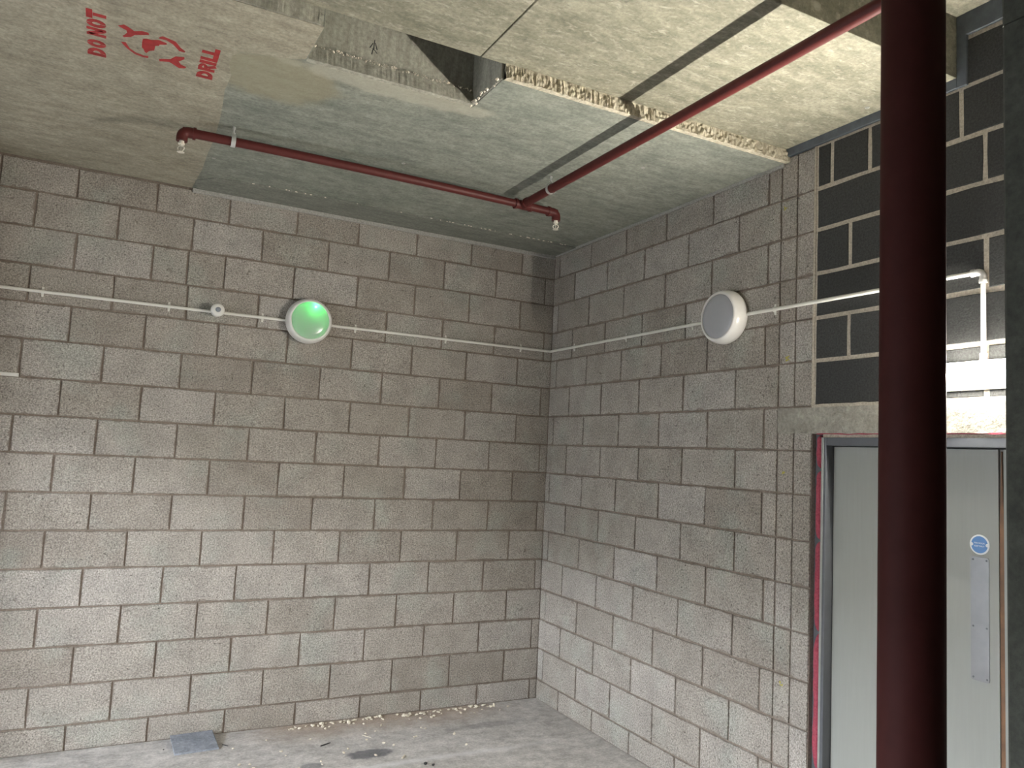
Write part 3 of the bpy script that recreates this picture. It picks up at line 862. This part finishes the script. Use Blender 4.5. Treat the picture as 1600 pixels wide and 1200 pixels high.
def conduit(name, label, pts, saddles, out, extra=None, group='white conduit runs'):
    r = empty(name, pts[0])
    auto_smooth(MB().tube(pts, CR, 14).build('tube', M_WHITE2, r))
    for p, al in saddles:
        saddle_mb(p, al, out).build('saddle', M_WHITE2, r)
    tag(r, label, 'conduit', group)
    return r
CO = 0.0125      # tube axis off the wall
def bz(x): return 2.7445 + (x+1.9)*0.0032
NB = (0, -1, 0); NR = (-1, 0, 0)
conduit('conduit', 'white conduit from the left edge to the small round sensor', [(-5.5, -CO, bz(-5.5)), (-2.62, -CO, bz(-2.6))],
        [((x, 0, bz(x)), (1, 0, 0)) for x in (-4.98, -4.28, -3.585, -2.879)], NB)
conduit('conduit', 'short white conduit between the round sensor and the green lamp', [(-2.56, -CO, bz(-2.5)), (-2.10, -CO, bz(-2.1))],
        [((-2.291, 0, bz(-2.291)), (1, 0, 0))], NB)
conduit('conduit', 'white conduit from the green lamp to the room corner', [(-1.87, -CO, bz(-1.87)), (-0.012, -CO, bz(0))],
        [((x, 0, bz(x)), (1, 0, 0)) for x in (-1.641, -0.936, -0.285)], NB)
conduit('conduit', 'white conduit from the room corner to the unlit round lamp', [(-CO, -0.006, bz(0)), (-CO, -1.95, 2.752)],
        [((0, y, bz(0)+(2.752-bz(0))*y/-1.95), (0, 1, 0)) for y in (-0.364, -1.045, -1.741)], NR)
ru = conduit('conduit', 'white conduit from the unlit round lamp to the elbow over the door', [(-CO, -2.17, 2.754), (-CO, -3.53, 2.747)],
        [((0, -2.414, 2.753), (0, 1, 0)), ((0, -3.20, 2.749), (0, 1, 0))], NR)
EY, EZ = -3.553, 2.747
arc = [(-CO, EY+0.022-0.022*math.sin(t), EZ-0.022+0.022*math.cos(t)) for t in [math.pi/2*q/6 for q in range(7)]]
mb = MB().tube([(-CO, EY+0.045, EZ)] + arc + [(-CO, EY, EZ-0.045)], 0.0145, 14)
mb.tube([(-CO, EY+0.034, EZ), (-CO, EY+0.048, EZ)], 0.0165, 14); mb.tube([(-CO, EY, EZ-0.034), (-CO, EY, EZ-0.048)], 0.0165, 14)
dp = empty('conduit', (-CO, EY, 2.38))
auto_smooth(mb.build('elbow', M_WHITE, dp))
auto_smooth(MB().tube([(-CO, EY, EZ-0.03), (-CO, EY, 2.372)], CR, 14).build('tube', M_WHITE2, dp))
auto_smooth(MB().tube([(-CO, EY, 2.405), (-CO, EY, 2.374)], 0.0145, 14).build('coupler', M_WHITE, dp))
tag(dp, 'white conduit elbow and drop into the glowing bulkhead light', 'conduit', 'white conduit runs')

# sensor
SP = (-2.590, 0, bz(-2.59)+0.004)
sn = empty('motion_sensor', SP)
auto_smooth(MB().lathe([(0, 0), (0.034, 0), (0.034, 0.074), (0.0, 0.074)], SP, NB, 32).build('back_box', M_WHITE, sn))
auto_smooth(MB().lathe([(0.0, 0.074), (0.042, 0.074), (0.0435, 0.082), (0.042, 0.094), (0.035, 0.103), (0.022, 0.106), (0.0, 0.106)], SP, NB, 32).build('cover', M_WHITE, sn), 60)
auto_smooth(MB().lathe([(0.0165, 0.102), (0.0165, 0.110), (0.012, 0.117), (0.006, 0.121), (0, 0.122)], SP, NB, 24).build('lens', M_DARKLENS, sn), 60)
tag(sn, 'small round white motion sensor with a grey lens', 'sensor')

# trunking stub at the left edge
ts = empty('trunking', (-4.1, 0, 2.223))
MB().box(-4.6, -3.662, -0.012, 0.002, 2.212, 2.234, 0.002).build('channel', M_WHITE2, ts)
MB().box(-4.6, -3.672, -0.0145, -0.011, 2.215, 2.231, 0.001).build('cover', M_WHITE, ts)
MB().lathe([(0.004, 0), (0.004, 0.002), (0, 0.0025)], (-3.668, -0.012, 2.223), NB, 10).build('screw', M_STEEL, ts)
tag(ts, 'short end of white mini trunking at the left edge', 'trunking')

# ================================================================== sprinkler pipework
PZ, PR = 3.475, 0.0245
P1Y, P2X = -1.205, -0.952
sp = empty('sprinkler_pipe', (-0.952, -1.205, PZ))
P1L, P1R = (-2.955, -1.196), (-0.700, -1.182)
def p1y(x): return -1.225 + ((x+1.9)**2)*0.022
path = [(-2.955 + (2.955-0.700)*q/12, p1y(-2.955 + (2.955-0.700)*q/12), PZ) for q in range(13)]
auto_smooth(MB().tube(path, PR, 18).build('branch_tube', M_RED, sp))
auto_smooth(MB().tube([(P2X-0.005, -1.19, PZ), (P2X-0.01, -2.6, PZ), (P2X-0.025, -4.35, PZ)], PR+0.001, 18).build('feed_tube', M_RED, sp))
# tee
mb = MB().tube([(P2X-0.055, p1y(P2X), PZ), (P2X+0.055, p1y(P2X), PZ)], PR+0.005, 18)
mb.tube([(P2X, p1y(P2X), PZ), (P2X, p1y(P2X)-0.055, PZ)], PR+0.005, 18)
for s_ in (-1, 1): mb.tube([(P2X+s_*0.046, p1y(P2X), PZ), (P2X+s_*0.060, p1y(P2X), PZ)], PR+0.009, 18)
mb.tube([(P2X, p1y(P2X)-0.048, PZ), (P2X, p1y(P2X)-0.062, PZ)], PR+0.009, 18)
auto_smooth(mb.build('tee_fitting', M_RED, sp))
def head_end(x, sgn):
    y = p1y(x)
    cx = x
    arc = [(cx - sgn*0.03 + sgn*0.03*math.sin(t), y, PZ - 0.03 + 0.03*math.cos(t)) for t in [math.pi/2*q/6 for q in range(7)]]
    mb = MB().tube([(cx - sgn*0.055, y, PZ)] + arc + [(cx, y, PZ-0.052)], PR+0.004, 18)
    mb.tube([(cx - sgn*0.05, y, PZ), (cx - sgn*0.064, y, PZ)], PR+0.008, 18)
    auto_smooth(mb.build('elbow', M_RED, sp))
    h = MB().lathe([(0.013, 0.0), (0.013, 0.012), (0.016, 0.012), (0.016, 0.020), (0.009, 0.022), (0.008, 0.03), (0.0, 0.03)], (cx, y, PZ-0.050), (0, 0, -1), 16)
    for s_ in (-1, 1):
        pts = [Vector((cx, y, PZ-0.074)) + Vector((s_*0.8, -s_*0.6, 0))*(0.015*math.sin(math.pi*q/8)+0.003) + Vector((0, 0, -0.034*q/8)) for q in range(9)]
        h.tube(pts, 0.0032, 6)
    h.tube([(cx, y, PZ-0.078), (cx, y, PZ-0.106)], 0.0028, 6)
    ho = auto_smooth(h.build('sprinkler_head', M_BRASS, sp))
    n = 12; vs_ = []; fs_ = []
    zc = PZ-0.110
    prof = []
    for k in range(2*n):
        r_ = 0.019 if k % 2 == 0 else 0.015
        a = math.pi*k/n
        prof.append((cx+r_*math.cos(a), y+r_*math.sin(a)))
    MB().prism(prof, zc-0.002, zc).build('deflector', M_BRASS, ho)
head_end(-2.955, -1); head_end(-0.700, 1)
def hanger(c, along, z_top):
    c, a = Vector(c), Vector(along)
    side = a.cross(Vector((0, 0, 1))).normalized()
    mb = MB(); R_ = PR+0.003; w = 0.011
    ring = []
    n = 20
    for k in range(n+1):
        t = -math.pi/2 + 2*math.pi*k/n
        e = 1.0
        z_ = R_*math.sin(t)
        if z_ > 0: z_ *= 1.35
        ring.append((R_*math.cos(t), z_))
    vs_ = []
    for (u, h) in ring:
        for s_ in (-1, 1): vs_.append(c + side*u + Vector((0, 0, h)) + a*s_*w)
    for (u, h) in ring:
        for s_ in (-1, 1): vs_.append(c + side*u*1.1 + Vector((0, 0, h*1.08)) + a*s_*w)
    m = 2*(n+1); fs_ = []
    for k in range(n):
        q = 2*k
        fs_ += [(q, q+1, q+3, q+2), (m+q, m+q+2, m+q+3, m+q+1), (q, q+2, m+q+2, m+q), (q+1, m+q+1, m+q+3, q+3)]
    mb.add(vs_, fs_)
    o = auto_smooth(mb.build('pipe_ring', M_STEEL, sp))
    rod = MB().tube([c + Vector((0, 0, PR*1.3)), Vector((c.x, c.y, z_top))], 0.005, 8)
    rod.lathe([(0.0, 0.0), (0.0095, 0.0), (0.0095, 0.008), (0.0, 0.008)], c + Vector((0, 0, R_*1.4)), (0, 0, 1), 6)
    rod.lathe([(0.0, 0.0), (0.008, 0.0), (0.008, 0.012), (0.0, 0.012)], (c.x, c.y, z_top-0.012), (0, 0, 1), 10)
    rod.build('hanger_rod', M_STEEL, o)
hanger((-2.707, p1y(-2.707), PZ), (1, 0, 0), CEIL_A)
hanger((P2X-0.006, -1.56, PZ), (0, 1, 0), CEIL_A)
hanger((P2X-0.024, -4.1, PZ), (0, 1, 0), CEIL_C)
tag(sp, 'dark red sprinkler pipe hung under the ceiling with two heads', 'pipe')

# ================================================================== riser and column in the foreground
RX, RY, RR = -1.1936, -4.070, 0.0842
rs = empty('pipe_riser', (RX, RY, 0))
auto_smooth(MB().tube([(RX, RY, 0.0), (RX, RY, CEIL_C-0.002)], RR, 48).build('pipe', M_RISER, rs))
auto_smooth(MB().lathe([(RR, 0.0), (0.14, 0.0), (0.14, 0.02), (RR+0.01, 0.022), (RR+0.005, 0.05), (RR, 0.05)], (RX, RY, 0), (0, 0, 1), 40).build('floor_flange', M_RISER, rs))
auto_smooth(MB().lathe([(RR, 0.0), (RR+0.022, 0.004), (RR+0.024, 0.03), (RR+0.022, 0.056), (RR, 0.06)], (RX, RY, 0.30), (0, 0, 1), 40).build('grooved_coupling', M_RISER, rs))
tag(rs, 'thick dark red vertical pipe in front of the door', 'pipe')

# dark column at the right edge of the view: its near left corner is what shows
col_ = empty('column', (0, 0, 0))
ax = Vector((1, 0, 0)); ay = Vector((0, -1, 0))
cpt = CAM_P + Vector((1.0165, 0.5924, 0))*1.6; cpt.z = 0
w_, d_ = 0.32, 0.32
prof = [cpt, cpt+ax*w_, cpt+ax*w_+ay*d_, cpt+ay*d_]
def inset(pts, q):
    n = len(pts); r = []
    for i in range(n):
        p, a, b = pts[i], pts[i-1], pts[(i+1) % n]
        r.append(p + (a-p).normalized()*q); r.append(p + (b-p).normalized()*q)
    return [(v.x, v.y) for v in r]
col_.location = (cpt + ax*w_/2 + ay*d_/2)
prof_c = inset(prof, 0.008)
lifts = [0.0, 1.205, 2.86, CEIL_C]
for a, b in zip(lifts[:-1], lifts[1:]):
    MB().prism(prof_c, a+0.001, b-0.002).build('column_lift', M_POST, col_)
tag(col_, 'dark grey column cut off by the right edge of the picture', 'column')

# ================================================================== red stencil on the soffit
def ceil_hit(u, v, z):
    d = RIGHT_V*((u-800)/1215.083) + DOWN_V*((v-600)/1215.083) + FWD_V
    t = (z-CAM_P.z)/d.z
    return CAM_P + d*t
ZS = CEIL_A-0.0025
st = empty('stencil', (-3.14, -1.88, ZS))
def paint(name, polys):
    mb = MB()
    for pl_ in polys: mb.prism(pl_, ZS-0.0006, ZS)
    return mb.build(name, M_PAINT, st)
SHAPES = [
 [(395,245),(455,235),(500,262),(555,300),(620,297),(690,315),(697,335),(640,337),(560,335),(520,355),(455,357),(440,345),(485,315),(478,290),(435,268)],
 [(425,400),(470,405),(510,465),(570,505),(640,532),(690,540),(685,558),(640,550),(560,520),(490,470),(445,425)],
 [(635,375),(665,370),(720,383),(790,385),(865,415),(865,430),(795,428),(790,440),(755,440),(745,485),(695,490),(670,510),(655,500),(640,468),(625,455),(628,410)],
 [(790,360),(825,348),(870,365),(950,400),(1000,460),(1045,495),(1035,505),(985,490),(930,430),(860,385),(795,372)],
 [(790,565),(900,568),(950,542),(1035,550),(1035,570),(980,590),(1000,620),(1055,645),(1040,655),(985,655),(930,620),(890,595),(795,588)],
]
for sh in SHAPES:
    pts = []
    for (u, v) in sh:
        h = ceil_hit(120+u/6.154, v/6.154, ZS); pts.append((h.x, h.y))
    paint('emblem_piece', [pts])
# stencil letters: strokes in a unit cell (x right, y up), with bridges
def bar(x0, y0, x1, y1, w):
    d = Vector((x1-x0, y1-y0)); n = Vector((-d.y, d.x)).normalized()*w/2
    return [(x0+n.x, y0+n.y), (x1+n.x, y1+n.y), (x1-n.x, y1-n.y), (x0-n.x, y0-n.y)]
T_ = 0.33
def arcpoly(cx, cy, rx, ry, a0, a1, w, n=8):
    o_ = [(cx+rx*math.cos(math.radians(a0+(a1-a0)*q/n)), cy+ry*math.sin(math.radians(a0+(a1-a0)*q/n))) for q in range(n+1)]
    i_ = [(cx+(rx-w)*math.cos(math.radians(a0+(a1-a0)*q/n)), cy+(ry-w)*math.sin(math.radians(a0+(a1-a0)*q/n))) for q in range(n+1)]
    return o_ + i_[::-1]
GLY = {
 'D': [bar(0.13, 0, 0.13, 1, T_), arcpoly(0.31, 0.5, 0.57, 0.5, 88, -88, 0.30)],
 'O': [arcpoly(0.43, 0.5, 0.43, 0.5, 95, 265, 0.29), arcpoly(0.43, 0.5, 0.43, 0.5, 85, -85, 0.29)],
 'N': [bar(0.14, 0, 0.14, 1, 0.28), bar(0.74, 0, 0.74, 1, 0.28), bar(0.22, 0.86, 0.66, 0.14, 0.30)],
 'T': [bar(-0.03, 0.84, 0.87, 0.84, 0.32), bar(0.42, 0, 0.42, 0.66, 0.32)],
 'R': [bar(0.15, 0, 0.15, 1, T_), arcpoly(0.31, 0.72, 0.52, 0.30, 88, -88, 0.24), bar(0.42, 0.44, 0.74, 0.0, 0.30)],
 'I': [bar(0.18, 0, 0.18, 1, 0.36)],
 'L': [bar(0.15, 0, 0.15, 1, T_), bar(0.30, 0.15, 0.76, 0.15, 0.31)],
}
def word(txt, p_start, y_end, x_top, x_bot, widths):
    # reading direction is -y, letter tops point to -x
    y = p_start
    tot = sum(widths[c] for c in txt)
    sc = (p_start - y_end)/tot
    for c in txt:
        if c != ' ':
            cw = widths[c]*sc*0.86/0.86
            gw = 0.86
            polys = []
            for pl_ in GLY[c]:
                polys.append([(x_bot + (x_top-x_bot)*q[1], y - q[0]*sc*0.92) for q in pl_])
            paint('letter', polys)
        y -= widths[c]*sc
word('DO NOT', -1.685, -2.095, -3.386, -3.314, {'D': 0.92, 'O': 0.86, ' ': 0.35, 'N': 0.88, 'T': 0.8})
word('DRILL', -1.728, -2.04, -2.948, -2.878, {'D': 0.9, 'R': 0.8, 'I': 0.42, 'L': 0.72})
tag(st, 'red stencilled DO NOT DRILL warning with an emblem on the soffit', 'stencil')

# ================================================================== debris on the floor
# slate-grey offcut lying by the back wall
ofc = empty('offcut', (-2.52, -0.15, 0))
prof2 = [(-0.285, 0.0), (-0.278, 0.010), (-0.085, 0.040), (-0.050, 0.043), (-0.040, 0.0)]
vs_ = []
for i, x in enumerate((-2.655, -2.392)):
    for (y, z) in prof2:
        vs_.append((x + (0.012 if (i == 0 and z < 0.03) else 0) + (0.006 if (i == 1 and z < 0.03) else -0.010 if i == 1 else 0), y + 0.018*(i), z))
n_ = len(prof2)
fs_ = [tuple(range(n_)), tuple(range(n_, 2*n_))[::-1]] + [(i, (i+1) % n_, n_+(i+1) % n_, n_+i) for i in range(n_)]
me_o = mesh_obj('slab_piece', vs_, fs_, M_SLATE, ofc)
bmv = me_o.modifiers.new('bevel', 'BEVEL'); bmv.width = 0.003; bmv.segments = 2
tag(ofc, 'slate-grey wedge-shaped offcut on the floor against the back wall', 'offcut')

chips = []
for i in range(7):
    r = random.Random(300+i); bm = bmesh.new()
    bmesh.ops.create_icosphere(bm, subdivisions=1, radius=1.0)
    for v in bm.verts:
        v.co *= r.uniform(0.7, 1.15); v.co.x *= r.choice((1.0, 1.5)); v.co.z *= 0.65
    me = bpy.data.meshes.new('mortar_chip'); bm.to_mesh(me); bm.free(); me.materials.append(M_CHIP); chips.append(me)
def chip(x, y, r_, label, group, z=None):
    o = bpy.data.objects.new('mortar_chip', chips[rng.randrange(7)]); COL.objects.link(o)
    o.scale = (r_, r_, r_); o.rotation_euler = (rng.uniform(-.4, .4), rng.uniform(-.4, .4), rng.uniform(0, 6.28))
    o.location = (x, y, r_*0.5 if z is None else z)
    tag(o, label, 'debris', group)
for i in range(95):
    q = rng.random()
    x = -1.95 + 1.35*q + rng.gauss(0, 0.06) if i < 80 else rng.uniform(-0.62, -0.3)
    y = -0.022 - abs(rng.gauss(0, 0.06))
    chip(min(-0.05, x), y, rng.uniform(0.006, 0.013) if i % 9 else rng.uniform(0.012, 0.018),
         'tiny cream mortar crumb in the line of debris along the back wall', 'crumbs along the back wall')
for i in range(26):
    chip(rng.uniform(-2.35, -0.9), rng.uniform(-0.75, -0.16), rng.uniform(0.006, 0.011),
         'tiny pale crumb scattered on the open floor before the debris line', 'crumbs scattered on the floor')
mb = MB()
for i in range(1500):
    x = -1.95 + 1.5*rng.random() + rng.gauss(0, 0.08); y = -0.008 - abs(rng.gauss(0, 0.07))*(0.5 + 0.9*math.sin(max(0, min(1, (x+2.0)/1.6))*math.pi))
    if x > -0.02: continue
    r_ = rng.uniform(0.001, 0.0035); c_ = Vector((x, y, r_*0.4))
    a = rng.uniform(0, 6.28); u = Vector((math.cos(a), math.sin(a), 0))*r_; w = Vector((-u.y, u.x, 0))
    mb.add([c_+u-Vector((0,0,r_*.4)), c_-u*0.5+w-Vector((0,0,r_*.4)), c_-u*0.5-w-Vector((0,0,r_*.4)), c_+Vector((0,0,r_*.7))], [(0,1,3),(1,2,3),(2,0,3)])
o = mb.build('sand_grains', M_SAND)
tag(o, 'brown sandy grit along the foot of the back wall', 'sand', kind='stuff')
# small singular bits
def stick(name, label, cat, p0, p1, r_, mat):
    o = MB().tube([p0, [(a+b)/2 + (0.0008 if i == 0 else 0) for i, (a, b) in enumerate(zip(p0, p1))], p1], [r_, r_*1.1, r_*0.8], 6).build(name, mat)
    tag(o, label, cat); return o
stick('splinter', 'dark splinter casting a shadow beside the dark floor stain', 'splinter', (-1.80, -0.43, 0.004), (-1.73, -0.40, 0.006), 0.0035, M_BLACK)
stick('twig', 'short dark twig beside the slate-grey offcut', 'twig', (-2.36, -0.20, 0.003), (-2.33, -0.235, 0.003), 0.0025, M_BLACK)
stick('straw', 'pale sliver lying in front of the crumbs', 'splinter', (-1.50, -0.33, 0.003), (-1.46, -0.39, 0.003), 0.0022, M_CHIP)
stick('screw_plug', 'pale plug lying on the floor near the white powder streak', 'plug', (-1.385, -0.79, 0.005), (-1.355, -0.755, 0.006), 0.005, M_CHIP)
for (x, y, r_, lb) in ((-1.285, -0.925, 0.013, 'larger black crumb on the white powder streak'), (-1.245, -0.955, 0.011, 'smaller black crumb on the white powder streak'),
                       (-2.695, -0.17, 0.006, 'black speck left of the slate-grey offcut')):
    bm = bmesh.new(); bmesh.ops.create_icosphere(bm, subdivisions=1, radius=r_)
    for v in bm.verts: v.co *= rng.uniform(0.7, 1.2); v.co.z *= 0.7
    me = bpy.data.meshes.new('black_crumb'); bm.to_mesh(me); bm.free(); me.materials.append(M_BLACK)
    o = bpy.data.objects.new('black_crumb', me); COL.objects.link(o); o.location = (x, y, r_*0.55); tag(o, lb, 'debris')
